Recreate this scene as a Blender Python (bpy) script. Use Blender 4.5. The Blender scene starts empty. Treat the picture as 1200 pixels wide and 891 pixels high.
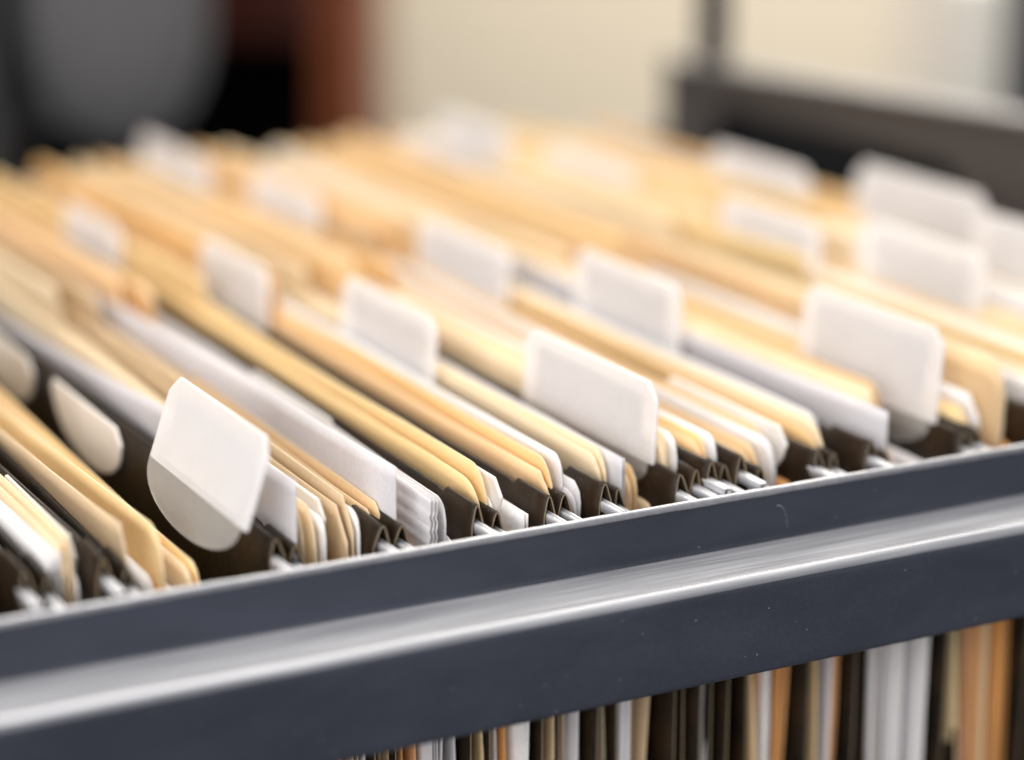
import bpy, bmesh, math, random
from mathutils import Vector, Matrix
random.seed(11)
sc = bpy.context.scene
COL = sc.collection
MM = 0.001

# ------------------------------------------------------------------ camera
cam_d = bpy.data.cameras.new('camera')
cam = bpy.data.objects.new('camera', cam_d)
COL.objects.link(cam)
right = Vector((0.88491736, -0.46572926, 0.00418635))
down = Vector((-0.12216776, -0.24078203, -0.96285983))
fwd = Vector((0.44943999, 0.85153994, -0.26996929))
rot = Matrix((right, -down, -fwd)).transposed()
cam.matrix_world = Matrix.Translation(Vector((-198.398, -375.621, 150.0)) * MM) @ rot.to_4x4()
cam_d.sensor_width = 36.0
cam_d.lens = 2742.6 / 1200 * 36
cam_d.clip_start = 0.02
cam_d.clip_end = 30
cam_d.dof.use_dof = True
cam_d.dof.focus_distance = 0.464
cam_d.dof.aperture_fstop = 4.2
cam_d.dof.aperture_blades = 0
sc.camera = cam

# ------------------------------------------------------------------ world, lamps, exposure
w = bpy.data.worlds.new('World')
sc.world = w
w.use_nodes = True
w.node_tree.nodes['Background'].inputs['Color'].default_value = (0.86, 0.92, 1.0, 1)
w.node_tree.nodes['Background'].inputs['Strength'].default_value = 0.17

def area(name, loc, target, sx, sy, power, color):
    d = bpy.data.lights.new(name, 'AREA')
    d.shape = 'RECTANGLE'
    d.size, d.size_y, d.energy, d.color = sx, sy, power, color
    o = bpy.data.objects.new(name, d)
    COL.objects.link(o)
    o.location = loc
    o.rotation_euler = (Vector(target) - Vector(loc)).to_track_quat('-Z', 'Y').to_euler()
    return o

# ceiling luminaire above the drawer, an added fill lamp brightening the wall, a window high behind the drawer, an added front-left fill for the folders below the rail
area('ceiling_lamp', (-0.1, 0.1, 1.55), (0.0, 0.15, 0), 1.2, 1.0, 31, (1.0, 0.965, 0.92))
area('wall_fill_lamp', (0.55, 1.15, 1.5), (0.85, 1.75, 0.0), 1.6, 0.4, 44, (1.0, 0.95, 0.87))
area('window_lamp', (0.80, 1.52, 0.78), (0.05, 0.0, 0), 2.0, 0.8, 34, (1.0, 0.985, 0.97))
area('front_fill_lamp', (-1.1, -1.15, 0.52), (0.05, 0.05, -0.02), 1.1, 0.8, 31, (1.0, 0.985, 0.98))

sc.view_settings.view_transform = 'Standard'
sc.view_settings.look = 'None'
sc.view_settings.exposure = 0.0
sc.view_settings.gamma = 1.0
sc.cycles.use_denoising = True
sc.cycles.max_bounces = 10
sc.cycles.transparent_max_bounces = 16
sc.cycles.sample_clamp_indirect = 6

# ------------------------------------------------------------------ materials
def nodes(name):
    m = bpy.data.materials.new(name)
    m.use_nodes = True
    nt = m.node_tree
    return m, nt, nt.nodes['Principled BSDF'], nt.nodes['Material Output']

def add(nt, kind, **kw):
    n = nt.nodes.new(kind)
    for k, v in kw.items():
        if k in n.inputs:
            n.inputs[k].default_value = v
        else:
            setattr(n, k, v)
    return n

def coords(nt, scale=(1, 1, 1)):
    tc = add(nt, 'ShaderNodeTexCoord')
    mp = add(nt, 'ShaderNodeMapping')
    mp.inputs['Scale'].default_value = scale
    nt.links.new(tc.outputs['Object'], mp.inputs['Vector'])
    return mp.outputs['Vector']

def bump(nt, bsdf, height, strength, dist=0.0002):
    b = add(nt, 'ShaderNodeBump')
    b.inputs['Strength'].default_value = strength
    b.inputs['Distance'].default_value = dist
    nt.links.new(height, b.inputs['Height'])
    nt.links.new(b.outputs['Normal'], bsdf.inputs['Normal'])

def paper(name, col, vary=0.06, trans=0.25, rough=0.75, spec=0.25, grain=0.5):
    """card or paper: fibre mottling, a little difference from sheet to sheet, some light passing through"""
    m, nt, b, out = nodes(name)
    L = nt.links
    v = coords(nt, (1, 1, 1))
    n1 = add(nt, 'ShaderNodeTexNoise', Scale=900.0, Detail=4.0)
    n2 = add(nt, 'ShaderNodeTexNoise', Scale=22.0, Detail=3.0)
    L.new(v, n1.inputs['Vector']); L.new(v, n2.inputs['Vector'])
    oi = add(nt, 'ShaderNodeObjectInfo')
    hsv = add(nt, 'ShaderNodeHueSaturation')
    hsv.inputs['Color'].default_value = (*col, 1)
    r1 = add(nt, 'ShaderNodeMapRange'); r1.inputs['To Min'].default_value = 1 - vary; r1.inputs['To Max'].default_value = 1 + vary * 0.6
    L.new(oi.outputs['Random'], r1.inputs['Value'])
    r2 = add(nt, 'ShaderNodeMapRange'); r2.inputs['To Min'].default_value = 1 - vary * 1.6; r2.inputs['To Max'].default_value = 1 + vary * 1.6
    mul = add(nt, 'ShaderNodeMath', operation='FRACT')
    mu0 = add(nt, 'ShaderNodeMath', operation='MULTIPLY'); mu0.inputs[1].default_value = 7.31
    L.new(oi.outputs['Random'], mu0.inputs[0]); L.new(mu0.outputs[0], mul.inputs[0]); L.new(mul.outputs[0], r2.inputs['Value'])
    mix = add(nt, 'ShaderNodeMath', operation='MULTIPLY_ADD'); mix.inputs[1].default_value = 0.12; mix.inputs[2].default_value = 0.94
    L.new(n2.outputs['Fac'], mix.inputs[0])
    mv = add(nt, 'ShaderNodeMath', operation='MULTIPLY')
    L.new(mix.outputs[0], mv.inputs[0]); L.new(r1.outputs[0], mv.inputs[1])
    L.new(mv.outputs[0], hsv.inputs['Value']); L.new(r2.outputs[0], hsv.inputs['Saturation'])
    fl = add(nt, 'ShaderNodeMix', data_type='RGBA', blend_type='MULTIPLY')
    fr = add(nt, 'ShaderNodeMapRange'); fr.inputs['From Min'].default_value = 0.3; fr.inputs['From Max'].default_value = 0.7
    fr.inputs['To Min'].default_value = 0.92; fr.inputs['To Max'].default_value = 1.0
    L.new(n1.outputs['Fac'], fr.inputs['Value'])
    fl.inputs['Factor'].default_value = 1.0
    L.new(hsv.outputs['Color'], fl.inputs['A']); L.new(fr.outputs[0], fl.inputs['B'])
    L.new(fl.outputs['Result'], b.inputs['Base Color'])
    b.inputs['Roughness'].default_value = rough
    b.inputs['Specular IOR Level'].default_value = spec
    bump(nt, b, n1.outputs['Fac'], grain, 0.0001)
    if trans:
        t = add(nt, 'ShaderNodeBsdfTranslucent')
        L.new(fl.outputs['Result'], t.inputs['Color'])
        ms = add(nt, 'ShaderNodeMixShader'); ms.inputs[0].default_value = trans
        L.new(b.outputs[0], ms.inputs[1]); L.new(t.outputs[0], ms.inputs[2]); L.new(ms.outputs[0], out.inputs['Surface'])
    return m

def simple(name, col, rough=0.5, metal=0.0, spec=0.5, noise=None, coat=0.0):
    m, nt, b, out = nodes(name)
    b.inputs['Roughness'].default_value = rough
    b.inputs['Metallic'].default_value = metal
    b.inputs['Specular IOR Level'].default_value = spec
    b.inputs['Coat Weight'].default_value = coat
    b.inputs['Coat Roughness'].default_value = 0.2
    if noise:
        v = coords(nt)
        n = add(nt, 'ShaderNodeTexNoise', Scale=noise[0], Detail=4.0)
        nt.links.new(v, n.inputs['Vector'])
        r = add(nt, 'ShaderNodeValToRGB')
        a = noise[1]
        r.color_ramp.elements[0].position = 0.3; r.color_ramp.elements[1].position = 0.7
        r.color_ramp.elements[0].color = (*[c * (1 - a) for c in col], 1)
        r.color_ramp.elements[1].color = (*[min(1, c * (1 + a)) for c in col], 1)
        nt.links.new(n.outputs['Fac'], r.inputs['Fac'])
        nt.links.new(r.outputs['Color'], b.inputs['Base Color'])
        bump(nt, b, n.outputs['Fac'], noise[2] if len(noise) > 2 else 0.2, 0.0002)
    else:
        b.inputs['Base Color'].default_value = (*col, 1)
    return m

def rail_paint():
    m, nt, b, out = nodes('slate_enamel')
    L = nt.links
    v = coords(nt)
    fine = add(nt, 'ShaderNodeTexNoise', Scale=2600.0, Detail=2.0)
    L.new(v, fine.inputs['Vector'])
    # long drawn streaks along the rail
    tc = coords(nt, (0.05, 1, 1))
    st = add(nt, 'ShaderNodeTexNoise', Scale=420.0, Detail=3.0)
    L.new(tc, st.inputs['Vector'])
    # dust specks
    vo = add(nt, 'ShaderNodeTexVoronoi', Scale=420.0)
    L.new(v, vo.inputs['Vector'])
    lt = add(nt, 'ShaderNodeMath', operation='LESS_THAN'); lt.inputs[1].default_value = 0.06
    L.new(vo.outputs['Distance'], lt.inputs[0])
    sel = add(nt, 'ShaderNodeSeparateColor'); L.new(vo.outputs['Color'], sel.inputs[0])
    gt = add(nt, 'ShaderNodeMath', operation='GREATER_THAN'); gt.inputs[1].default_value = 0.72
    L.new(sel.outputs[0], gt.inputs[0])
    dust = add(nt, 'ShaderNodeMath', operation='MULTIPLY'); L.new(lt.outputs[0], dust.inputs[0]); L.new(gt.outputs[0], dust.inputs[1])
    base = add(nt, 'ShaderNodeMix', data_type='RGBA')
    base.inputs['A'].default_value = (0.026, 0.029, 0.042, 1); base.inputs['B'].default_value = (0.052, 0.056, 0.074, 1)
    L.new(fine.outputs['Fac'], base.inputs['Factor'])
    sm = add(nt, 'ShaderNodeTexNoise', Scale=38.0, Detail=6.0, Roughness=0.65); L.new(coords(nt, (0.35, 1, 1)), sm.inputs['Vector'])
    sr = add(nt, 'ShaderNodeMapRange'); sr.inputs['From Min'].default_value = 0.35; sr.inputs['From Max'].default_value = 0.7
    sr.inputs['To Min'].default_value = 0.85; sr.inputs['To Max'].default_value = 1.35
    L.new(sm.outputs['Fac'], sr.inputs['Value'])
    sx = add(nt, 'ShaderNodeMix', data_type='RGBA', blend_type='MULTIPLY'); sx.inputs['Factor'].default_value = 1.0
    L.new(base.outputs['Result'], sx.inputs['A']); L.new(sr.outputs[0], sx.inputs['B'])
    mx = add(nt, 'ShaderNodeMix', data_type='RGBA'); mx.inputs['B'].default_value = (0.3, 0.29, 0.28, 1)
    L.new(dust.outputs[0], mx.inputs['Factor']); L.new(sx.outputs['Result'], mx.inputs['A'])
    L.new(mx.outputs['Result'], b.inputs['Base Color'])
    rr = add(nt, 'ShaderNodeMapRange'); rr.inputs['To Min'].default_value = 0.34; rr.inputs['To Max'].default_value = 0.5
    L.new(st.outputs['Fac'], rr.inputs['Value']); L.new(rr.outputs[0], b.inputs['Roughness'])
    b.inputs['Specular IOR Level'].default_value = 0.35
    b.inputs['Coat Weight'].default_value = 0.0
    b.inputs['Coat Roughness'].default_value = 0.28
    bump(nt, b, fine.outputs['Fac'], 0.06, 0.0001)
    return m

def strip_metal():
    m, nt, b, out = nodes('satin_aluminium_strip')
    L = nt.links
    v = coords(nt, (0.035, 1, 1))
    a = add(nt, 'ShaderNodeTexNoise', Scale=900.0, Detail=5.0); L.new(v, a.inputs['Vector'])
    v2 = coords(nt, (0.6, 1, 1))
    c = add(nt, 'ShaderNodeTexNoise', Scale=1500.0, Detail=2.0); L.new(v2, c.inputs['Vector'])
    r = add(nt, 'ShaderNodeValToRGB')
    r.color_ramp.elements[0].position = 0.32; r.color_ramp.elements[1].position = 0.68
    r.color_ramp.elements[0].color = (0.26, 0.265, 0.29, 1); r.color_ramp.elements[1].color = (0.41, 0.415, 0.44, 1)
    L.new(a.outputs['Fac'], r.inputs['Fac']); L.new(r.outputs['Color'], b.inputs['Base Color'])
    q = add(nt, 'ShaderNodeMapRange'); q.inputs['To Min'].default_value = 0.3; q.inputs['To Max'].default_value = 0.55
    L.new(a.outputs['Fac'], q.inputs['Value']); L.new(q.outputs[0], b.inputs['Roughness'])
    b.inputs['Metallic'].default_value = 0.45
    bump(nt, b, c.outputs['Fac'], 0.25, 0.00008)
    return m

def plastic(name, col, clear, rough=0.3, trans=0.3):
    """frosted plastic: part clear, part milky, with a soft gloss"""
    m, nt, b, out = nodes(name)
    L = nt.links
    v = coords(nt)
    n = add(nt, 'ShaderNodeTexNoise', Scale=60.0, Detail=5.0); L.new(v, n.inputs['Vector'])
    sm = add(nt, 'ShaderNodeTexNoise', Scale=120.0, Detail=8.0, Roughness=0.7); L.new(v, sm.inputs['Vector'])
    rp = add(nt, 'ShaderNodeValToRGB')      # handling marks and scuffs
    rp.color_ramp.elements[0].position = 0.33; rp.color_ramp.elements[1].position = 0.52
    rp.color_ramp.elements[0].color = (*[c * 0.93 for c in col], 1); rp.color_ramp.elements[1].color = (*col, 1)
    L.new(sm.outputs['Fac'], rp.inputs['Fac']); L.new(rp.outputs['Color'], b.inputs['Base Color'])
    rq = add(nt, 'ShaderNodeMapRange'); rq.inputs['To Min'].default_value = rough + 0.15; rq.inputs['To Max'].default_value = rough - 0.05
    L.new(sm.outputs['Fac'], rq.inputs['Value']); L.new(rq.outputs[0], b.inputs['Roughness'])
    b.inputs['Specular IOR Level'].default_value = 0.5
    bump(nt, b, n.outputs['Fac'], 0.15, 0.0005)
    t = add(nt, 'ShaderNodeBsdfTranslucent'); t.inputs['Color'].default_value = (*col, 1)
    m1 = add(nt, 'ShaderNodeMixShader'); m1.inputs[0].default_value = trans
    L.new(b.outputs[0], m1.inputs[1]); L.new(t.outputs[0], m1.inputs[2])
    tr = add(nt, 'ShaderNodeBsdfTransparent')
    m2 = add(nt, 'ShaderNodeMixShader'); m2.inputs[0].default_value = clear
    L.new(m1.outputs[0], m2.inputs[1]); L.new(tr.outputs[0], m2.inputs[2]); L.new(m2.outputs[0], out.inputs['Surface'])
    return m

def board():
    m, nt, b, out = nodes('dark_olive_board')
    L = nt.links
    v = coords(nt)
    n = add(nt, 'ShaderNodeTexNoise', Scale=75.0, Detail=6.0, Roughness=0.62); L.new(v, n.inputs['Vector'])
    g = add(nt, 'ShaderNodeTexNoise', Scale=1400.0, Detail=3.0); L.new(v, g.inputs['Vector'])
    r = add(nt, 'ShaderNodeValToRGB')
    e = r.color_ramp.elements
    e[0].position = 0.36; e[1].position = 0.66
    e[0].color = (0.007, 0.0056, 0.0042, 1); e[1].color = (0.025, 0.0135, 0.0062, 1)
    L.new(n.outputs['Fac'], r.inputs['Fac'])
    gt = add(nt, 'ShaderNodeMath', operation='GREATER_THAN'); gt.inputs[1].default_value = 0.71
    L.new(g.outputs['Fac'], gt.inputs[0])
    mx = add(nt, 'ShaderNodeMix', data_type='RGBA'); mx.inputs['B'].default_value = (0.11, 0.08, 0.05, 1)
    L.new(gt.outputs[0], mx.inputs['Factor']); L.new(r.outputs['Color'], mx.inputs['A'])
    L.new(mx.outputs['Result'], b.inputs['Base Color'])
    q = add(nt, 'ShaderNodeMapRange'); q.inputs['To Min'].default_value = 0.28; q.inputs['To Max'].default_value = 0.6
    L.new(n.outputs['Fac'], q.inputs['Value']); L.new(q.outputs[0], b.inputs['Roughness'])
    b.inputs['Specular IOR Level'].default_value = 0.2
    bump(nt, b, n.outputs['Fac'], 0.6, 0.0008)
    return m

MAT = dict(
    yellow=paper('manila_yellow', (0.93, 0.715, 0.375), 0.05, 0.3),
    orange=paper('manila_buff', (0.9, 0.64, 0.335), 0.06, 0.3),
    tan=paper('manila_tan', (0.7, 0.52, 0.32), 0.05, 0.22),
    peach=paper('manila_cream', (0.93, 0.775, 0.535), 0.05, 0.3),
    shade_manila=paper('manila_shade_tint', (0.78, 0.4, 0.15), 0.06, 0.2),  # deeper manila: the warm shade below the rail is put into its colour
    white=paper('white_paper', (0.88, 0.855, 0.845), 0.03, 0.22),
    lavender=paper('cool_white_sheet', (0.83, 0.8, 0.815), 0.03, 0.32, 0.45, 0.4, 0.2),
    olive=board(),
    rail=rail_paint(),
    strip=strip_metal(),
    bright=simple('bare_steel_edge', (0.42, 0.42, 0.44), 0.45, 0.6, 0.5, (700, 0.12, 0.4)),
    rod=simple('white_coated_steel', (0.56, 0.56, 0.58), 0.3, 0.3, 0.5, (300, 0.06, 0.15), 0.0),
    tab=plastic('frosted_tab_plastic', (0.95, 0.93, 0.93), 0.3, 0.26, 0.35),
    plug=plastic('clear_tab_plastic', (0.76, 0.74, 0.71), 0.74, 0.1, 0.2),
    plug_white=plastic('milky_tab_plastic', (0.92, 0.885, 0.85), 0.08, 0.28, 0.3),
    sleeve=plastic('clear_sleeve_plastic', (0.86, 0.83, 0.84), 0.1, 0.18, 0.3),
    card=paper('insert_card', (0.8, 0.775, 0.765), 0.02, 0.2),
    panel=simple('grey_enamel_panel', (0.078, 0.068, 0.063), 0.5, 0.0, 0.4, (900, 0.1, 0.2), 0.0),
    black=simple('recess_shade', (0.006, 0.006, 0.007), 0.8),
    wall=simple('cream_wall_paint', (0.78, 0.69, 0.54), 0.85, 0, 0.2, (180, 0.02, 0.3)),
    wood=simple('red_brown_wood', (0.055, 0.009, 0.004), 0.5, 0, 0.3, (30, 0.3, 0.1)),
    wood2=simple('lighter_brown_edge', (0.2, 0.048, 0.012), 0.5, 0, 0.3, (30, 0.3, 0.1)),
    cut=paper('cut_board_edge', (0.24, 0.185, 0.12), 0.05, 0),
    cut2=paper('cut_manila_edge', (0.9, 0.76, 0.55), 0.04, 0.3),
    dark=simple('black_shelf_back', (0.005, 0.005, 0.005), 0.9, 0, 0.1),
    chair=simple('grey_upholstery', (0.04, 0.04, 0.042), 0.8, 0, 0.3, (400, 0.2, 0.4)),
    chair_highlight=simple('upholstery_highlight', (0.1, 0.097, 0.1), 0.7, 0, 0.3, (400, 0.15, 0.4)),
    chair3=simple('black_chair_plastic', (0.012, 0.012, 0.015), 0.45),
    box=simple('white_cardboard', (0.74, 0.7, 0.62), 0.7, 0, 0.2, (100, 0.03, 0.2)),
    navy=simple('navy_binder_cloth', (0.01, 0.014, 0.03), 0.6, 0, 0.3, (300, 0.2, 0.3)),
)

# ------------------------------------------------------------------ builders (all lengths in mm)
def link(name, me, mat, parent=None, smooth=True):
    o = bpy.data.objects.new(name, me)
    COL.objects.link(o)
    me.materials.append(MAT[mat] if isinstance(mat, str) else mat)
    if smooth:
        me.polygons.foreach_set('use_smooth', [True] * len(me.polygons))
    if parent is not None:
        o.parent = parent
    return o

ROOTS = {}
def thing(name, label, cat, loc, group=None):
    o = bpy.data.objects.new(name, None)
    o.empty_display_size = 0.01
    COL.objects.link(o)
    o.location = Vector(loc) * MM
    o['label'] = label; o['category'] = cat
    if group: o['group'] = group
    ROOTS[o.name] = Vector(loc) * MM
    return o

def part(name, me, mat, root, smooth=True, parent=None):
    """mesh given in world mm, parented to its thing (whose Empty stands at the thing's base)"""
    o = bpy.data.objects.new(name, me)
    COL.objects.link(o)
    me.materials.append(MAT[mat])
    if smooth:
        me.polygons.foreach_set('use_smooth', [True] * len(me.polygons))
    me.transform(Matrix.Translation(-ROOTS[root.name]))
    o.parent = parent or root
    return o

def tag(o, label, cat, group=None):
    o['label'] = label; o['category'] = cat
    if group: o['group'] = group

def mesh(name, verts, faces):
    me = bpy.data.meshes.new(name)
    me.from_pydata([(x * MM, y * MM, z * MM) for x, y, z in verts], [], faces)
    me.update()
    return me

def solid(o, t, offset=0, rim=None):
    m = o.modifiers.new('thickness', 'SOLIDIFY')
    m.thickness = t * MM
    m.offset = offset
    if rim:
        o.data.materials.append(MAT[rim]); m.material_offset_rim = 1
    return o

def bevel(o, wd, seg=2):
    m = o.modifiers.new('edges', 'BEVEL')
    m.width = wd * MM; m.segments = seg; m.limit_method = 'ANGLE'
    return o

def boxmesh(name, x0, x1, y0, y1, z0, z1):
    v = [(x, y, z) for x in (x0, x1) for y in (y0, y1) for z in (z0, z1)]
    f = [(0, 1, 3, 2), (4, 6, 7, 5), (0, 4, 5, 1), (2, 3, 7, 6), (0, 2, 6, 4), (1, 5, 7, 3)]
    return mesh(name, v, f)

def sweep_x(name, prof, xs, closed=True):
    """profile of (y,z) points carried along x"""
    n = len(prof)
    v = [(x, y, z) for x in xs for y, z in prof]
    f = []
    for i in range(len(xs) - 1):
        for j in range(n if closed else n - 1):
            k = (j + 1) % n
            f.append((i * n + j, i * n + k, (i + 1) * n + k, (i + 1) * n + j))
    if closed:
        f.append(tuple(range(n))[::-1]); f.append(tuple((len(xs) - 1) * n + j for j in range(n)))
    return mesh(name, v, f)

Y_NEAR, Y_FAR, Z_BOT = 14.0, 374.0, -226.0

class Field:
    """slow bends shared by everything inside one hanging folder, so that neighbours stay nested"""
    def __init__(self, x_mid, half, rnd):
        self.xm, self.h = x_mid, max(3.0, half)
        self.p = [rnd.uniform(0, 6.28) for _ in range(4)]
        self.a = rnd.uniform(0.5, 1.3)
    def __call__(self, x, y, z):
        t = max(0.0, min(1.0, (y - 10) / 70))
        d = max(0.0, min(1.0, -z / 226.0))
        bulge = (x - self.xm) * 0.06 * math.sin(math.pi * min(1, d * 1.6)) * (0.5 + 0.5 * t)
        close = (self.xm - x) * 0.75 * d * d
        wob = self.a * t * (math.sin(y / 75 + self.p[0]) + 0.6 * math.sin(y / 41 + self.p[1])) * (1 - 0.5 * d)
        low = self.a * 0.7 * math.sin(-z / 30 + self.p[2]) * min(1, d * 3)
        return x + bulge + close + wob + low

def sheet(name, X, ztop, fld, rnd, corner=('sq', 0, 0), y0=Y_NEAR, y1=Y_FAR, slope=0.0, step=None, lean=0.0, yaw=0.0, bow=0.0, wav=0.25, zb=Z_BOT, ridge=None):
    """one upright sheet: its top edge follows corner cuts and an index tab; it bends with its folder"""
    kind, cy, cz = corner
    ys = [0, .15, .3, .45, .6, .8, 1]
    cols = [y0 + cy * t for t in ys] if cy else [y0]
    last = cols[-1]
    n = 22
    extra = []
    if step:
        extra = [step[0] + d for d in (-0.2, 1.2, 2.5, 4, 6)]
    reg = [last + (y1 - 9 - last) * (i / n) for i in range(1, n + 1)]
    cols = sorted(set(cols + reg + extra + [y1 - 6, y1 - 3, y1 - 1, y1]))
    ph = [rnd.uniform(0, 6.28) for _ in range(4)]
    curl, drift, skew = rnd.uniform(-1.5, 1.5), rnd.uniform(-1.1, 1.1), rnd.uniform(-0.02, 0.03)
    def zt(y):
        z = ztop + slope * (y - y0) + wav * 0.6 * (math.sin(y / 23 + ph[0]))
        if step and y > step[0]:
            t = min(1, (y - step[0]) / 5)
            z += step[1] * (t * t * (3 - 2 * t)) if t < 1 else step[1]
            z -= 0.02 * (y - step[0])
        u = y - y0
        if cy and u < cy:
            q = 1 - u / cy
            z -= cz * (1 - math.sqrt(max(0, 1 - q * q))) if kind == 'rd' else cz * q
        e = y1 - y
        if e < 9:
            z -= 7 * (1 - math.sqrt(max(0, 1 - (1 - e / 9) ** 2)))
        return z
    vs = [0, .012, .025, .04, .06, .09, .13, .18, .25, .35, .48, .64, .82, 1]
    if ridge:
        vs = sorted(set(vs + [i * 0.0042 for i in range(1, 24)]))
    verts, m = [], len(vs)
    for y in cols:
        zz = zt(y)
        for t in vs:
            z = zz + (zb - zz) * t
            x = fld(X, y, min(0, z))
            x += lean * max(z, -40) / 20 + yaw * (y - y0)
            near = math.exp(-max(0, y - y0) / 45)
            x += bow * near * math.exp(-max(0, ztop - z) / 30)
            x += wav * math.sin(y / 31 + ph[1]) * 0.5 + wav * math.sin((z + y * 0.3) / 17 + ph[2]) * 0.4
            if ridge and y < ridge[1]:
                d = zz - z
                if 1.5 < d < 17:
                    x += -ridge[0] * max(0, math.sin(d * 2.2)) * min(1, (ridge[1] - y) / 8)
            dd = max(0.0, min(1.0, -z / 60))
            x += near * dd * (curl * math.sin(-z / 26 + ph[3]) + drift)
            jz = rnd.uniform(-0.13, 0.13) if t == 0 else 0
            verts.append((x, y + (skew * -min(0, z) * near if z > -120 else skew * 120 * near) + rnd.uniform(-0.08, 0.08), z + jz))
    f = []
    for i in range(len(cols) - 1):
        for j in range(m - 1):
            a = i * m + j
            f.append((a, a + 1, a + m + 1, a + m))
    return mesh(name, verts, f)

def flap(name, X, ztop, fld, y0, y1, rnd, wd=1.55):
    """one side of a hanging folder: board carried up and folded over its rod, open at the ends"""
    cols = [y0, y0 + 5, y0 + 10, y0 + 14, y0 + 16, y0 + 18.5] + [y0 + 18.5 + (y1 - y0 - 36) * i / 20 for i in range(1, 21)] + [y1 - 16, y1 - 14, y1 - 7, y1]
    ph = rnd.uniform(0, 6.28)
    wd *= rnd.uniform(0.95, 1.4)
    cutt, curl = rnd.uniform(-0.6, 1.6), rnd.uniform(-0.9, 0.9)
    prof = [(wd, -9.5), (wd * 0.8, -4.0), (wd * 0.34, -0.9), (wd * 0.12, 0), (-wd * 0.12, 0), (-wd * 0.34, -0.9), (-wd * 0.8, -4.0), (-wd, -9.5),
            (-wd * 0.8, -14), (-wd * 0.4, -22), (0, -40), (0, -70), (0, -110), (0, -160), (0, Z_BOT - 3)]
    verts, m = [], len(prof)
    for y in cols:
        e = min(y - y0, y1 - y)
        drop = 0.0 if e < 14.5 else (1.5 if 15 < e < 17.5 else 0.9)      # slots punched in the fold
        for dx, dz in prof:
            z = ztop + dz - (drop if dz > -2 else 0)
            x = fld(X, y, min(0, z)) + dx + (0.3 * math.sin(y / 19 + ph + dz * 0.2) * min(1, (-dz - 10) / 10) if dz < -10 else 0)
            inset = 2.5 * max(0.0, min(1.0, (-dz - 12) / 12)) * (1 - (y - y0) / (y1 - y0))
            nr = max(0.0, 1 - (y - y0) / 16)
            x += curl * nr * nr * (0.4 - dz / 14 if dz > -12 else 1.2)
            verts.append((x, y + inset + cutt * nr * (1 + dz / 9 if dz > -9 else 0), z))
    f = []
    for i in range(len(cols) - 1):
        for j in range(m - 1):
            a = i * m + j
            f.append((a, a + m, a + m + 1, a + 1))
    return mesh(name, verts, f)

def bar(X, z, fld, y0, y1):
    """two-ridged coated rod in the fold"""
    prof = []
    for cx in (-0.5, 0.5):
        for k in range(6):
            a = math.pi * (1 - k / 5)
            prof.append((cx + 0.48 * math.cos(a), 0.48 * math.sin(a)))
    prof += [(0.96, -1.6), (-0.96, -1.6)]
    ys = [y0, y0 + 0.5, y0 + 6, y0 + 14] + [y0 + 14 + (y1 - y0 - 28) * i / 12 for i in range(1, 13)] + [y1 - 6, y1]
    n = len(prof)
    v = []
    for y in ys:
        s = 0.75 if y in (ys[0], ys[-1]) else 1
        for px, pz in prof:
            v.append((fld(X, y, 0) + px * s, y, z + pz * s))
    f = []
    for i in range(len(ys) - 1):
        for j in range(n):
            k = (j + 1) % n
            f.append((i * n + j, i * n + k, (i + 1) * n + k, (i + 1) * n + j))
    f.append(tuple(range(n))); f.append(tuple((len(ys) - 1) * n + j for j in range(n))[::-1])
    return mesh('rod', v, f)

def plate(name, outline, t, place, xoff=0.0):
    """flat plate from an outline of (u along the folder, v up), thickness t, set in the world by place(u, v, w)"""
    n = len(outline)
    v = [place(u, q, xoff - t / 2) for u, q in outline] + [place(u, q, xoff + t / 2) for u, q in outline]
    f = [tuple(range(n)), tuple(range(n, 2 * n))[::-1]] + [(i, n + i, n + (i + 1) % n, (i + 1) % n) for i in range(n)]
    return mesh(name, v, f)

def placer(X, yn, zbase, tilt, yaw=0.0):
    s, c = math.sin(math.radians(tilt)), math.cos(math.radians(tilt))
    def p(u, v, w):
        return (X + v * s + w * c + yaw * u, yn + u, zbase + v * c - w * s)
    return p

def d_outline(W, depth, top=0.0):
    pts = [(W - 1.2, top), (1.2, top)]
    for k in range(19):
        a = math.pi + math.pi * k / 18
        pts.append((W / 2 + (W / 2 - 1.2) * math.cos(a), -0.4 + depth * math.copysign(abs(math.sin(a)) ** 0.88, math.sin(a))))
    return pts

def make_tab(root, X, yn, yf, ztop, tilt=4.0, zbase=3.0, yaw=0.0):
    W = yf - yn
    H = (ztop - zbase) / math.cos(math.radians(tilt))
    p = placer(X, yn, zbase, tilt, yaw)
    ch = 3.6
    body = [(0, -0.3), (0.0, H - ch), (ch, H), (W - ch, H), (W, H - ch), (W, -0.3)]
    b = part('tab', plate('tab', body, 1.1, p), 'tab', root, smooth=False)
    bevel(b, 0.36)
    c = part('insert_card', plate('insert_card', [(5.5, 1.2), (5.5, H - 3.2), (W - 5.5, H - 3.2), (W - 5.5, 1.2)], 0.3, p), 'card', root, False, b)
    g = part('plug', plate('plug', d_outline(W, 8.4, 0.5), 0.7, p, -0.75), 'plug', root, False, b)
    bevel(g, 0.3, 2)
    return b

def low_tab(root, X, yn, yf, ztop, depth=12.0, tilt=-3.0):
    W = yf - yn
    p = placer(X, yn, ztop - 2.2, tilt)
    out = [(W - 0.6, 0), (W - 2.5, 2.2), (3.4, 2.2), (0.6, -1.4)] + d_outline(W, depth)[3:-1]
    b = part('index_tab', plate('index_tab', out, 0.8, p, -0.4), 'plug_white', root, False)
    bevel(b, 0.3)
    return b

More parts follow.
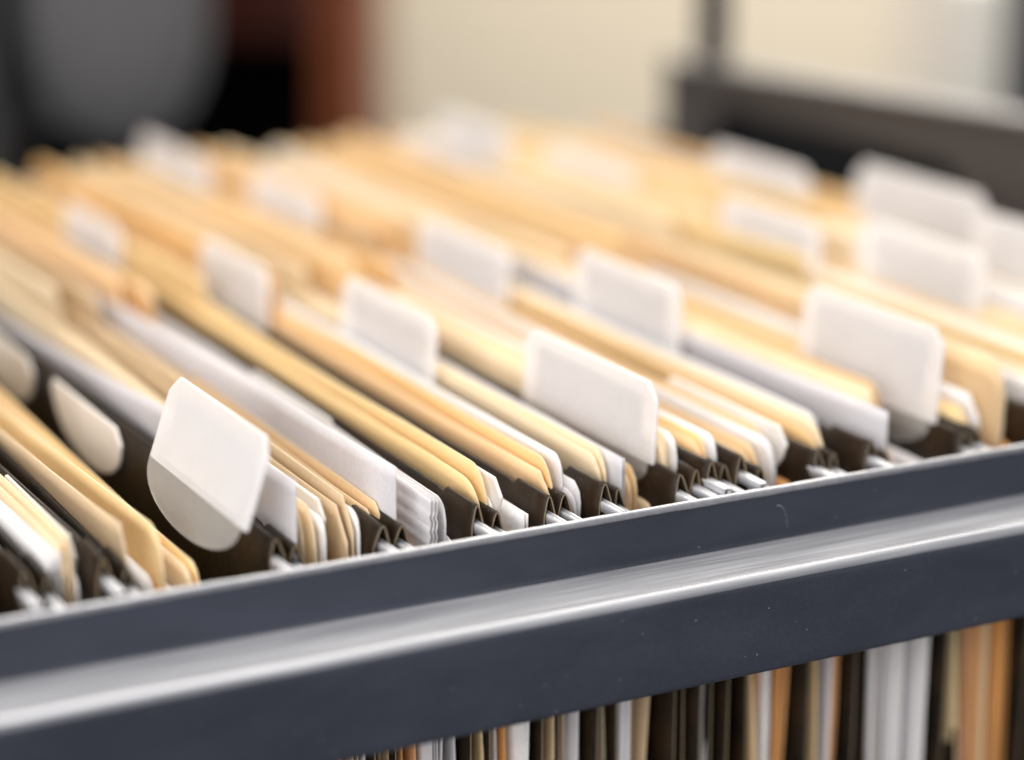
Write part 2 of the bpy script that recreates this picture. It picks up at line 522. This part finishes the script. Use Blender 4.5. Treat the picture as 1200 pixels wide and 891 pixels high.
# ------------------------------------------------------------------ setting: the wall behind
def room(a, b, z):
    """room axes: a to the right, b away, origin under the camera (mm)"""
    r = Vector((0.88492, -0.46573, 0)); fw = Vector((0.46573, 0.88492, 0))
    p = Vector((-198.4, -375.6, 0)) + r * a + fw * b
    return (p.x, p.y, z)

def room_box(name, a0, a1, b0, b1, z0, z1):
    v = [room(a, b, z) for a in (a0, a1) for b in (b0, b1) for z in (z0, z1)]
    f = [(0, 1, 3, 2), (4, 6, 7, 5), (0, 4, 5, 1), (2, 3, 7, 6), (0, 2, 6, 4), (1, 5, 7, 3)]
    return mesh(name, v, f)

wall = link('wall', room_box('wall', -2200, 2600, 2300, 2400, -750, 1700), 'wall', smooth=False)
wall['kind'] = 'structure'
wall['label'] = 'plain cream painted wall behind the drawer'

# ------------------------------------------------------------------ the drawer frame
X0, X1 = -420.0, 268.0
drawer = thing('file_drawer', 'open slate grey steel file drawer holding the hanging folders', 'drawer', (0, 180, -240))

def arc(cy, cz, r, a0, a1, n=5):
    return [(cy + r * math.cos(math.radians(a0 + (a1 - a0) * i / n)), cz + r * math.sin(math.radians(a0 + (a1 - a0) * i / n))) for i in range(n + 1)]

def rail(flip=None):
    """bent sheet: upright lip, flat ledge outwards, rounded edge, deep outer face"""
    T = 1.3
    outer = [(0.0, -0.2)] + [(0.0, -1.0), (0.0, -7.5), (0.0, -9.0)] + arc(-1.3, -9.6, 1.3, 0, -90)[0:] \
        + [(-1.8, -10.9), (-3, -10.9), (-13, -10.9), (-15.4, -10.9)] + arc(-16.2, -12.9, 2.0, 90, 180) + [(-18.2, -13.6), (-18.2, -15), (-18.2, -28.4), (-18.2, -29.2)] + arc(-17.0, -29.8, 1.2, 180, 270)
    inner = [(-15.5, -31.0), (-15.5, -29.6), (-16.9, -28.6), (-16.9, -14), (-15.6, -12.3), (-6, -12.3), (0.3, -12.3), (1.3, -10.8), (T, -0.2)]
    prof = outer + inner
    if flip is not None:
        prof = [(flip - y, z) for y, z in prof][::-1]
    xs = [X0 + (X1 - X0) * i / 40 for i in range(41)]
    return sweep_x('side_rail', prof, xs)

def build_rail(flip=None):
    r = part('side_rail', rail(flip), 'rail', drawer)
    m = r.modifiers.new('n', 'WEIGHTED_NORMAL')
    yy = (lambda y: y) if flip is None else (lambda y: flip - y)
    st = [(-1.2, -10.5), (-1.9, -10.25), (-2.6, -10.45), (-4, -10.62), (-12.5, -10.62), (-14.6, -10.5)] + arc(-15.9, -12.4, 2.1, 85, 165, 7) + [(-17.6, -12.3), (-15.6, -10.95), (-1.2, -10.95)]
    part('ledge_strip', sweep_x('ledge_strip', [(yy(y), z) for y, z in st] if flip is None else [(yy(y), z) for y, z in st][::-1], [X0 + (X1 - X0) * i / 40 for i in range(41)]), 'strip', drawer, True, r)
    rim = [(-0.12, -0.9), (-0.12, 0.05), (0.2, 0.4), (1.1, 0.4), (1.42, 0.05), (1.42, -0.9)]
    pr = [(yy(y), z) for y, z in rim]
    n = 240
    xs = [X0 + (X1 - X0) * i / n for i in range(n + 1)]
    rr = random.Random(4)
    me = sweep_x('rim', pr if flip is None else pr[::-1], xs)
    for v in me.vertices:
        v.co.z += rr.uniform(-0.00006, 0.00006); v.co.y += rr.uniform(-0.00005, 0.00005)
    part('rim', me, 'bright', drawer, True, r)
    ld = [(1.45, -6.8), (9.0, -6.8), (9.0, -8.0), (1.45, -8.0)]
    part('hook_ledge', sweep_x('hook_ledge', [(yy(y), z) for y, z in ld] if flip is None else [(yy(y), z) for y, z in ld][::-1], [X0, X1]), 'bright', drawer, False, r)
    return r
build_rail()
build_rail(386.0)
part('bottom_pan', boxmesh('bottom_pan', X0, X1, -15, 400, -243, -240), 'rail', drawer, False)

# end panel: a deep frame with a long opening under its top lip
def end_panel():
    ya, yb = -20.0, 384.0
    h0, h1 = 205.0, 350.0              # the opening
    def ztop(y): return 27.0 + (384 - y) * 0.036
    ys = [ya, 40, 120, h0 - 6, h0, h0 + 3, h0 + 9, 250, 300, h1 - 9, h1 - 3, h1, h1 + 6, yb]
    v, f = [], []
    def hole_top(y):
        e = min(y - h0, h1 - y)
        return 16.0 - (6 * (1 - math.sqrt(max(0, 1 - (1 - e / 9) ** 2))) if 0 <= e < 9 else 0)
    for y in ys:
        inside = h0 <= y <= h1
        v += [(268, y, ztop(y)), (268, y, hole_top(y) if inside else 8.0), (268, y, -60.0), (268, y, -240.0)]
    for i in range(len(ys) - 1):
        for j in range(3):
            if j == 1 and h0 <= ys[i] and ys[i + 1] <= h1: continue
            a = i * 4 + j
            f.append((a, a + 1, a + 5, a + 4))
    return mesh('end_panel', v, f), ztop
me, ztop_p = end_panel()
ep = part('end_panel', me, 'panel', drawer, False)
solid(ep, 1.6, 1)
ys = [-20 + 404 * i / 20 for i in range(21)]
v, f = [], []
for y in ys:
    z = ztop_p(y)
    for dx, dz in ((-1.6, -1.4), (-1.6, -0.2), (-0.9, 0.6), (0.2, 0.9), (9, 0.9), (10.4, 0.2), (10.8, -1.2), (10.8, -14)):
        v.append((268 + dx, y, z + dz))
for i in range(20):
    for j in range(7):
        a = i * 8 + j
        f.append((a, a + 8, a + 9, a + 1))
tf = part('top_flange', mesh('top_flange', v, f), 'panel', drawer, True, ep)
solid(tf, 0.8, -1)
part('shade_plate', boxmesh('shade_plate', 293, 295, -20, 384, -240, 10), 'black', drawer, False, ep)  # black sheet added for the dark inside the opening, shade put into its colour

# ------------------------------------------------------------------ hanging folders and what they hold
ORD = ['first', 'second', 'third', 'fourth', 'fifth', 'sixth', 'seventh', 'eighth', 'ninth', 'tenth', 'eleventh', 'twelfth', 'thirteenth', 'fourteenth']
# x of the rear fold at the near rail, height of the fold
FOLD = [('A', -92.6, 4.6), ('B', -77.4, 4.4), ('C', -45.0, 3.2), ('D', -22.9, 2.6), ('E', -2.3, 3.2), ('F', 13.7, 2.6), ('G', 25.9, 3.5), ('H', 43.8, 2.6),
        ('I', 50.5, 4.6), ('J', 59.2, 4.4), ('K', 77.9, 2.8), ('L', 91.5, 3.3), ('M', 116.9, 1.6), ('N', 140.0, 3.0),
        ('O', 149.0, 3.0), ('P', 155.5, 3.0), ('Q', 164.0, 3.0), ('R', 173.5, 3.0), ('S', 186.0, 3.0), ('T', 197.0, 3.0), ('U', 207.0, 3.0), ('V', 217.5, 3.0), ('W', 233.0, 3.0)]
NF = len(FOLD)
# upright tabs: folder -> (near y, far y, top z, tilt)
TABS = {'B': (94, 146, 20.5, 6), 'C': (6, 58, 23.8, 19, 7.2), 'E': (224, 272, 17.5, 4), 'F': (157, 204, 18.5, 3), 'G': (86, 138, 20.2, 4), 'H': (19, 76, 19.4, 3), 'I': (296, 358, 20.2, 4),
        'J': (230, 282, 19.6, 3), 'K': (149, 203, 18.4, 5), 'L': (87, 138, 20.6, 2), 'M': (19, 72, 22.4, 4), 'N': (290, 342, 16.6, 3), 'O': (286, 336, 24.0, 2),
        'P': (121, 169, 23.6, 3), 'Q': (231, 287, 19.2, 3), 'R': (75, 127, 22.6, 3), 'T': (186, 239, 23.4, 2), 'U': (75, 121, 22.8, 3), 'V': (130, 190, 24.0, 2)}
WHERE = {
 'A': 'dark olive hanging folder at the left edge, nearest the bottom left corner',
 'B': 'dark olive hanging folder just right of the white paper sheaf at far left',
 'C': 'dark olive hanging folder carrying the large tilted white tab at front left',
 'D': 'dark olive hanging folder whose fold ends left of the clear plastic sleeves',
 'E': 'dark olive hanging folder whose fold ends between the clear sleeves and yellow folder',
 'F': 'dark olive hanging folder whose fold ends right of the yellow rounded folder',
 'G': 'dark olive hanging folder with the blurred centre tab, just before the sharp middle tab',
 'H': 'dark olive hanging folder carrying the sharp white tab in the middle of the rail',
 'I': 'dark olive hanging folder immediately right of the sharp middle tab',
 'J': 'second dark olive hanging folder right of the sharp middle tab',
 'K': 'third dark olive hanging folder right of the sharp middle tab',
 'L': 'fourth dark olive hanging folder right of the sharp middle tab',
 'M': 'dark olive hanging folder carrying the large white tab at front right',
 'N': 'dark olive hanging folder at the right edge of the picture above the rail'}
# contents: kind, x at the near end, top z, corner, options
CH, RD, SQ = 'ch', 'rd', 'sq'
HOLD = {
 'B': [('P', -86.6, 5.0, (SQ, 0, 0), dict(n=5, gap=0.55, slope=-0.02)), ('M', -83.6, 6.3, (CH, 3, 5), dict(m='peach', gap=1.0, step=None))],
 'C': [('M', -72.2, 8.4, (CH, 4, 7), dict(m='tan', gap=7.4, back='yellow', bz=6.2, bc=(RD, 8, 9), bs=-0.05, step=None, slope=-0.055)),
       ('P', -68.6, -2.5, (RD, 4, 4), dict(n=2, gap=1.2)),
       ('M', -59.8, -2.6, (RD, 5, 6), dict(m='peach', gap=1.6, back='yellow', bz=-2.0, step=None))],
 'D': [('L', -39.6, 13.4, (SQ, 0, 0), dict(y0=12, slope=-0.062, yaw=-0.01)), ('M', -37.2, 6.4, (RD, 6, 9), dict(m='peach', gap=2.4, bz=5.6, bc=(RD, 6, 9), step=(176, 11))),
       ('M', -28.4, 4.6, (CH, 5, 6), dict(m='tan', gap=1.6, bz=6.6, step=(168, 9)))],
 'E': [('M', -21.0, 2.2, (RD, 5, 8), dict(m='orange', gap=1.6, y0=17)), ('L', -18.2, 12.4, (SQ, 0, 0), dict(y0=13.5, slope=-0.02, yaw=-0.012)),
       ('S', -11.2, 5.2, (SQ, 0, 0), dict(y0=12.5)), ('M', -15.4, 1.0, (RD, 5, 6), dict(m='orange', gap=2.6, y0=26, step=(166, 15)))],
 'F': [('M', 0.6, 5.4, (RD, 9, 8), dict(m='yellow', gap=1.7, bz=8.2, bc=(RD, 8, 11), step=(172, 7), slope=0.004)), ('P', 9.0, -0.8, (SQ, 0, 0), dict(n=2, gap=1.0, y0=12))],
 'G': [('M', 16.4, 5.0, (CH, 4, 4), dict(m='orange', gap=1.4, bz=7.6, bc=(RD, 7, 10), step=(160, 8), y0=15)), ('P', 20.4, 8.0, (RD, 4, 5), dict(n=2, gap=0.6, y0=17))],
 'H': [('M', 29.4, 6.6, (RD, 6, 9), dict(m='peach', gap=1.2, y0=16, step=(170, 9))), ('L', 32.6, 6.6, (SQ, 0, 0), dict(n=4, gap=0.4, y0=14)), ('M', 37.2, 1.5, (RD, 5, 5), dict(m='orange', gap=1.6, y0=18, step=(150, 15)))],
 'I': [('M', 45.6, 7.6, (RD, 5, 7), dict(m='peach', gap=0.9, y0=18, step=(175, 8))), ('P', 47.4, 8.6, (RD, 4, 5), dict(n=1, y0=17))],
 'J': [('M', 53.0, 6.2, (RD, 5, 8), dict(m='orange', gap=1.0, y0=15, step=(165, 9))), ('P', 55.0, 8.2, (RD, 4, 4), dict(n=2, gap=0.5, y0=14))],
 'K': [('M', 64.6, 2.6, (RD, 6, 8), dict(m='orange', gap=2.2, bz=3.6, step=(206, 11))), ('P', 69.6, 5.0, (RD, 5, 6), dict(n=3, gap=0.5)), ('M', 72.6, 3.4, (RD, 6, 8), dict(m='orange', gap=1.4, y0=22, step=(208, 9)))],
 'L': [('M', 81.8, 4.6, (RD, 7, 9), dict(m='orange', gap=1.6, back='peach', bz=6.6, bc=(RD, 9, 10), step=(160, 9))), ('P', 86.4, 6.2, (RD, 5, 6), dict(n=2, gap=0.7, y0=22))],
 'M': [('L', 98.4, 7.8, (SQ, 0, 0), dict(y0=13.5)), ('M', 99.6, 9.2, (CH, 9, 14), dict(m='peach', gap=1.4, step=(158, 8))), ('M', 108.6, 7.0, (RD, 6, 8), dict(m='orange', gap=1.6, y0=30, step=(130, 9)))],
 'N': [('M', 121.4, 3.4, (RD, 7, 9), dict(m='yellow', gap=1.2, step=(165, 13))), ('P', 126.2, 6.6, (CH, 4, 5), dict(n=2, y0=17, gap=0.6)), ('M', 129.8, 13.0, (RD, 7, 9), dict(m='orange', gap=1.6, back='peach', bz=15.0, bs=-0.02, step=None))],
}
FILL = {'B': [('white', -81.6), ('white', -80.4)], 'C': [('shade_manila', -66.0), ('white', -63.0)], 'D': [('white', -33.0), ('shade_manila', -31.0), ('white', -25.6)],
        'E': [('shade_manila', -17.0), ('shade_manila', -13.5), ('lavender', -7.0), ('lavender', -5.2)], 'F': [('white', 3.4), ('shade_manila', 4.4), ('shade_manila', 6.2), ('tan', 11.0)], 'G': [('tan', 18.8), ('lavender', 22.0), ('lavender', 23.2)],
        'H': [('lavender', 35.0), ('white', 36.0), ('tan', 40.6)], 'I': [], 'J': [('lavender', 56.4)], 'K': [('shade_manila', 66.0), ('shade_manila', 68.2), ('shade_manila', 74.6), ('shade_manila', 76.0)],
        'L': [('shade_manila', 84.6), ('lavender', 86.0), ('shade_manila', 88.4), ('shade_manila', 89.8)], 'M': [('lavender', 103.4), ('white', 106.6), ('lavender', 110.6), ('white', 113.4)], 'N': [('shade_manila', 123.6), ('shade_manila', 125.2), ('shade_manila', 128.0), ('shade_manila', 133.2), ('shade_manila', 135.6), ('shade_manila', 137.6)]}
DCLIP = {'B': [(-79.6, 20, 67, 5.4, 12)], 'C': [(-48.6, 86, 136, 4.2, 12), (-48.9, 150, 200, 4.2, 12)], 'D': [(-31.0, 17, 68, 6.0, 12)], 'F': [(5.0, 12.5, 64, 6.4, 13)], 'K': [(75.0, 16, 66, 6.5, 12)], 'G': [(23.2, 80, 130, 5.0, 11)],
         'E': [(-5.6, 70, 120, 4.6, 11)], 'J': [(57.0, 40, 90, 6.0, 11)]}
rnd = random.Random(5)
PLACE = {'B': 'white paper sheaf at bottom left', 'C': 'large tilted tab at front left', 'D': 'small rounded cream folder', 'E': 'ridged clear sleeve', 'F': 'bright yellow rounded folder', 'G': 'orange rounded folder',
         'H': 'sharp middle tab', 'I': 'first fold right of the middle tab', 'J': 'second fold right of the middle tab', 'K': 'third fold right of the middle tab', 'L': 'fourth fold right of the middle tab', 'M': 'front right tab', 'N': 'fold at the right edge'}
AUTO = ['peach', 'yellow', 'peach', 'orange', 'peach', 'yellow', 'peach', 'yellow', 'orange']
for i in range(14, NF):
    k = FOLD[i][0]; x0 = FOLD[i - 1][1] + 4; x1 = FOLD[i][1] - 2
    c = []
    xs = x0 + 1.2
    c.append(('P', xs, rnd.uniform(3, 9), (RD, 5, 6), dict(n=2, gap=0.5)))
    c.append(('M', xs + (x1 - xs) * 0.5, rnd.uniform(5, 9), (RD, 6, 8), dict(m=AUTO[(i - 14) % 9], gap=min(2.4, (x1 - xs) * 0.3), step=(rnd.uniform(120, 190), rnd.uniform(7, 11)))))
    HOLD[k] = c

cnt = {}
def describe_far(i, what):
    return '%s inside the %s hanging folder counting from the dark end panel' % (what, ORD[NF - 1 - i])

COLNAME = dict(yellow='yellow manila', orange='buff orange manila', tan='tan brown manila', peach='pale cream manila')
LABEL = {
 'B0': 'fanned sheaf of white paper at the bottom left corner', 'B1': 'cream manila folder directly behind the white paper sheaf at bottom left',
 'C0': 'tan manila file spread open in front of the large tilted tab', 'C1': 'white sheets inside the spread tan file at front left',
 'C2': 'yellow manila folder with slanted curling end below the large tilted tab',
 'D0': 'translucent cool white sheet rising behind the large tilted tab', 'D1': 'small rounded cream manila folder just right of the tilted tab', 'D2': 'tan manila folder in front of the clear sleeves, left side',
 'E0': 'buff manila folder low at the rail, before the clear sleeves', 'E1': 'tall translucent white sheet left of the ridged clear sleeve', 'E2': 'ridged clear plastic sleeve standing at the rail', 'E3': 'buff manila folder set back behind the ridged clear sleeve',
 'F0': 'bright yellow manila folder with rounded end just right of the clear sleeves', 'F1': 'low white sheets right of the yellow rounded folder',
 'G0': 'orange manila folder with rounded end two folds left of the middle tab', 'G1': 'white rounded sheets directly behind the orange rounded folder',
 'H0': 'cream manila folder directly in front of the sharp middle tab', 'H1': 'stack of cool white sheets in front of the sharp middle tab', 'H2': 'low buff manila folder touching the sharp middle tab',
 'I0': 'cream manila folder directly behind the sharp middle tab', 'I1': 'white rounded sheet directly behind the sharp middle tab',
 'J0': 'narrow buff manila folder in the second pocket right of the middle tab', 'J1': 'white sheets in the second pocket right of the middle tab',
 'K0': 'tan manila folder in the third pocket right of the middle tab', 'K1': 'white rounded sheets in the third pocket right of the middle tab', 'K2': 'buff manila folder at the back of the third pocket right of the middle tab',
 'L0': 'broad buff manila folder with rounded end left of the front right tab, fourth pocket', 'L1': 'white sheets behind the broad buff folder left of the front right tab',
 'M0': 'cool white sheet directly in front of the front right tab', 'M1': 'cream manila folder with slanted corner in front of the front right tab', 'M2': 'buff manila folder touching the front right tab',
 'N0': 'yellow manila folder just right of the front right tab at the rail', 'N1': 'white sheets just right of the front right tab', 'N2': 'tall buff manila folder rising at the right edge behind the front right tab'}

for i, (k, X, zt) in enumerate(FOLD):
    r = random.Random(100 + i)
    prev = FOLD[i - 1][1] if i else X - 20
    xf = prev + 4.6
    xm = (xf + X) / 2
    fld = Field(xm, (X - xf) / 2, r)
    lab = WHERE.get(k) or 'dark olive hanging folder, %s counting from the dark end panel' % ORD[NF - 1 - i]
    h = thing('hanging_folder', lab, 'hanging folder', (xm, 190, Z_BOT - 4), 'hanging folders on the drawer rails')
    for nm, x, z, y0 in (('front_flap', xf, zt - 1.7, 10.5), ('back_flap', X, zt, 9.0)):
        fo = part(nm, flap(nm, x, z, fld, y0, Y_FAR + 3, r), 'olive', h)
        solid(fo, 0.32, 0, 'cut')
        rd = part('rod', bar(x, z - 3.8, fld, 2.0, 384.0), 'rod', h, True)
        for ya, yb in ((2.2, 6.5), (379.5, 383.8)):
            hk = part('hook', boxmesh('hook', fld(x, ya, 0) - 0.6, fld(x, ya, 0) + 0.6, ya, yb, -6.7, z - 4.9), 'rod', h, False, rd)
    if k in TABS:
        ya, yb, zz, tilt = TABS[k][:4]
        zb_ = TABS[k][4] if len(TABS[k]) > 4 else zt
        tx = fld(X, (ya + yb) / 2, 0) - 1.0
        # the rear fold meets the tab where the tab stands; keep the tab on its measured line
        fac = math.tan(math.radians(tilt)) * (zz - zt)
        make_tab(h, X - fac * 0.8 - (1.2 if k == 'C' else 0), ya, yb, zz, tilt, zb_)
    for x, ya, yb, zz, dep in DCLIP.get(k, ()):
        low_tab(h, x, ya, yb, zz, dep)
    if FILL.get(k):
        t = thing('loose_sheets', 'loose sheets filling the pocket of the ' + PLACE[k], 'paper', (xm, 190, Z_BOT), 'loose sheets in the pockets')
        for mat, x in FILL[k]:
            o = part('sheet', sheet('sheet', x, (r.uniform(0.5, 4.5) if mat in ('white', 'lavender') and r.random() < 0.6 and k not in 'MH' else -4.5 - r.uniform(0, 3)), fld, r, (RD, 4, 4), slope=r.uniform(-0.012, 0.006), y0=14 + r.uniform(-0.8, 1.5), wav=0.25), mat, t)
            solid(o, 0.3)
    for j, (kind, x, z, corner, op) in enumerate(HOLD.get(k, ())):
        y0 = op.get('y0', Y_NEAR)
        key = '%s%d' % (k, j)
        far = i >= 14
        if kind == 'M':
            cm = op['m']
            lb = describe_far(i, COLNAME[cm] + ' folder') if far else LABEL[key]
            t = thing('manila_folder', lb, 'file folder', (x, 190, Z_BOT), 'manila folders in the drawer')
            g = op.get('gap', 1.4)
            step = op.get('step', (r.uniform(158, 182), r.uniform(8, 12)))
            bz = op.get('bz', z + 1.0)
            if step:
                step = (step[0], max(1.0, (14.5 if i < 20 else 6.5) + r.uniform(-1.8, 1.2) - bz))
            a = part('front_leaf', sheet('front_leaf', x, z, fld, r, corner, y0=y0, slope=op.get('slope', 0), bow=op.get('bow', 0), wav=0.3), cm, t)
            b = part('back_leaf', sheet('back_leaf', x + g, bz, fld, r, op.get('bc', corner), y0=y0 + 0.6, step=step, slope=op.get('bs', 0), bow=op.get('bow', 0) * 0.8, wav=0.3), op.get('back', cm), t)
            for o in (a, b): solid(o, 0.3, 0, 'cut2')
        elif kind == 'S':
            t = thing('plastic_sleeve', LABEL[key], 'plastic sleeve', (x, 190, Z_BOT), None)
            for q in range(3):
                o = part('leaf', sheet('leaf', x + q * 0.9, z - 0.25 * q, fld, r, corner, y0=y0 + q * 0.4, wav=0.1, ridge=(0.5, 36)), 'sleeve', t)
                solid(o, 0.25)
        else:
            mat = 'white' if kind == 'P' else 'lavender'
            n = op.get('n', 1)
            lb = describe_far(i, 'white sheets') if far else LABEL[key]
            t = thing('paper_sheets' if n > 1 else 'paper_sheet', lb, 'paper', (x, 190, Z_BOT), 'papers in the drawer')
            for q in range(n):
                o = part('sheet', sheet('sheet', x + q * op.get('gap', 0.5), z - r.uniform(0, 0.7) * (q > 0), fld, r, corner, y0=y0 + q * 0.3, slope=op.get('slope', 0), yaw=op.get('yaw', 0), wav=0.2), mat, t)
                solid(o, 0.22)

# ------------------------------------------------------------------ things behind the drawer
def cam_point(px, py, D):
    p = Vector((-198.398, -375.621, 150.0)) + (right * ((px - 600) / 2742.6) + down * ((py - 445.5) / 2742.6) + fwd) * D
    return p
bk = thing('bookcase', 'dark red brown wooden bookcase with black empty compartment behind the drawer', 'bookcase', room(-420, 1620, -740))
part('back_board', room_box('back_board', -800, -122, 1760, 1770, -740, 500), 'dark', bk, False)
part('side_panel', room_box('side_panel', -122, -92, 1480, 1770, -740, 500), 'wood2', bk, False)
part('side_panel', room_box('side_panel', -830, -800, 1480, 1770, -740, 500), 'wood', bk, False)
for z in (-740, -390, -42, 300, 470):
    part('shelf', room_box('shelf', -800, -122, 1484, 1760, z, z + (60 if z == -42 else 30)), 'wood', bk, False)

def rounded_slab(name, a0, a1, z0, z1, b, th, bulge, n=3.2):
    v, f = [], []
    M_ = 40
    ca, cz = (a0 + a1) / 2, (z0 + z1) / 2
    rings = [1.0, 0.93, 0.7, 0.35]
    for side in (-1, 1):
        for q in rings:
            for m in range(M_):
                t = 2 * math.pi * m / M_
                c, s = math.cos(t), math.sin(t)
                u = math.copysign(abs(c) ** (2 / n), c) * (a1 - a0) / 2 * q
                w_ = math.copysign(abs(s) ** (2 / n), s) * (z1 - z0) / 2 * q
                d = side * (th / 2 * (1 - q ** 6) + th * 0.15) + bulge * (u / (a1 - a0) * 2) ** 2
                v.append(room(ca + u, b + d, cz + w_))
        f.append(tuple(((0 if side < 0 else 4) + 3) * M_ + m for m in range(M_)))
    for base in (0, 4):
        for q in range(3):
            for m in range(M_):
                a = (base + q) * M_ + m; b2 = (base + q) * M_ + (m + 1) % M_
                f.append((a, b2, b2 + M_, a + M_))
    for m in range(M_):
        f.append((m, (m + 1) % M_, 4 * M_ + (m + 1) % M_, 4 * M_ + m))
    return mesh(name, v, f)
chair = thing('office_chair', 'grey upholstered office chair with rounded back, blurred at upper left', 'chair', room(-250, 1150, -740))
part('backrest', rounded_slab('backrest', -420, -128, -42, 430, 1120, 46, -30), 'chair', chair)
part('highlight_pad', rounded_slab('highlight_pad', -218, -136, -36, 90, 1066, 22, -5, 2.2), 'chair_highlight', chair)  # soft highlight on the backrest, put into the colour of an added paler pad
part('spine', room_box('spine', -252, -232, 1052, 1072, -420, 330), 'chair3', chair, False)
part('seat', rounded_slab('seat', -470, -90, -330, -260, 1180, 420, 0), 'chair3', chair)
part('post', room_box('post', -295, -255, 1160, 1200, -740, -330), 'chair3', chair, False)

po = thing('metal_post', 'thin dark upright post rising behind the grey end panel', 'post', tuple(cam_point(835, 200, 880)))
p0 = cam_point(835, 70, 880)
v, f = [], []
for z in (-260, 300):
    for m in range(12):
        t = 2 * math.pi * m / 12
        v.append((p0.x + 6.4 * math.cos(t), p0.y + 6.4 * math.sin(t), z))
for m in range(12): f.append((m, (m + 1) % 12, 12 + (m + 1) % 12, 12 + m))
f += [tuple(range(12))[::-1], tuple(range(12, 24))]
part('tube', mesh('tube', v, f), 'chair3', po)
part('foot_plate', boxmesh('foot_plate', p0.x - 25, p0.x + 25, p0.y - 25, p0.y + 25, -266, -260), 'chair3', po, False)

bx = link('document_box', room_box('document_box', 244, 276, 1300, 1500, -260, 18), 'box', smooth=False)
bevel(bx, 3); tag(bx, 'white upright document box blurred at the upper right corner', 'box')
nb = link('ring_binder', room_box('ring_binder', 279, 335, 1290, 1500, -260, 60), 'navy', smooth=False)
bevel(nb, 3); tag(nb, 'dark navy binder cut by the upper right edge of the picture', 'binder')

# a curled fibre of lint caught on the rail lip
pts = [(61 + 0.9 * math.sin(t * 2.6) + 2.2 * t, -0.22 - 0.1 * math.sin(t * 3), -3.4 - 4.2 * t + 0.8 * math.sin(t * 5)) for t in [i / 16 for i in range(17)]]
v, f = [], []
for i, p in enumerate(pts):
    for m in range(5):
        t = 2 * math.pi * m / 5
        v.append((p[0] + 0.016 * math.cos(t), p[1] + 0.016 * math.sin(t), p[2] + 0.03 * math.sin(t)))
for i in range(len(pts) - 1):
    for m in range(5):
        a, b = i * 5 + m, i * 5 + (m + 1) % 5
        f.append((a, b, b + 5, a + 5))
lt = link('lint_fibre', mesh('lint_fibre', v, f), 'card')
tag(lt, 'tiny pale curled lint fibre clinging to the dark rail lip', 'lint')
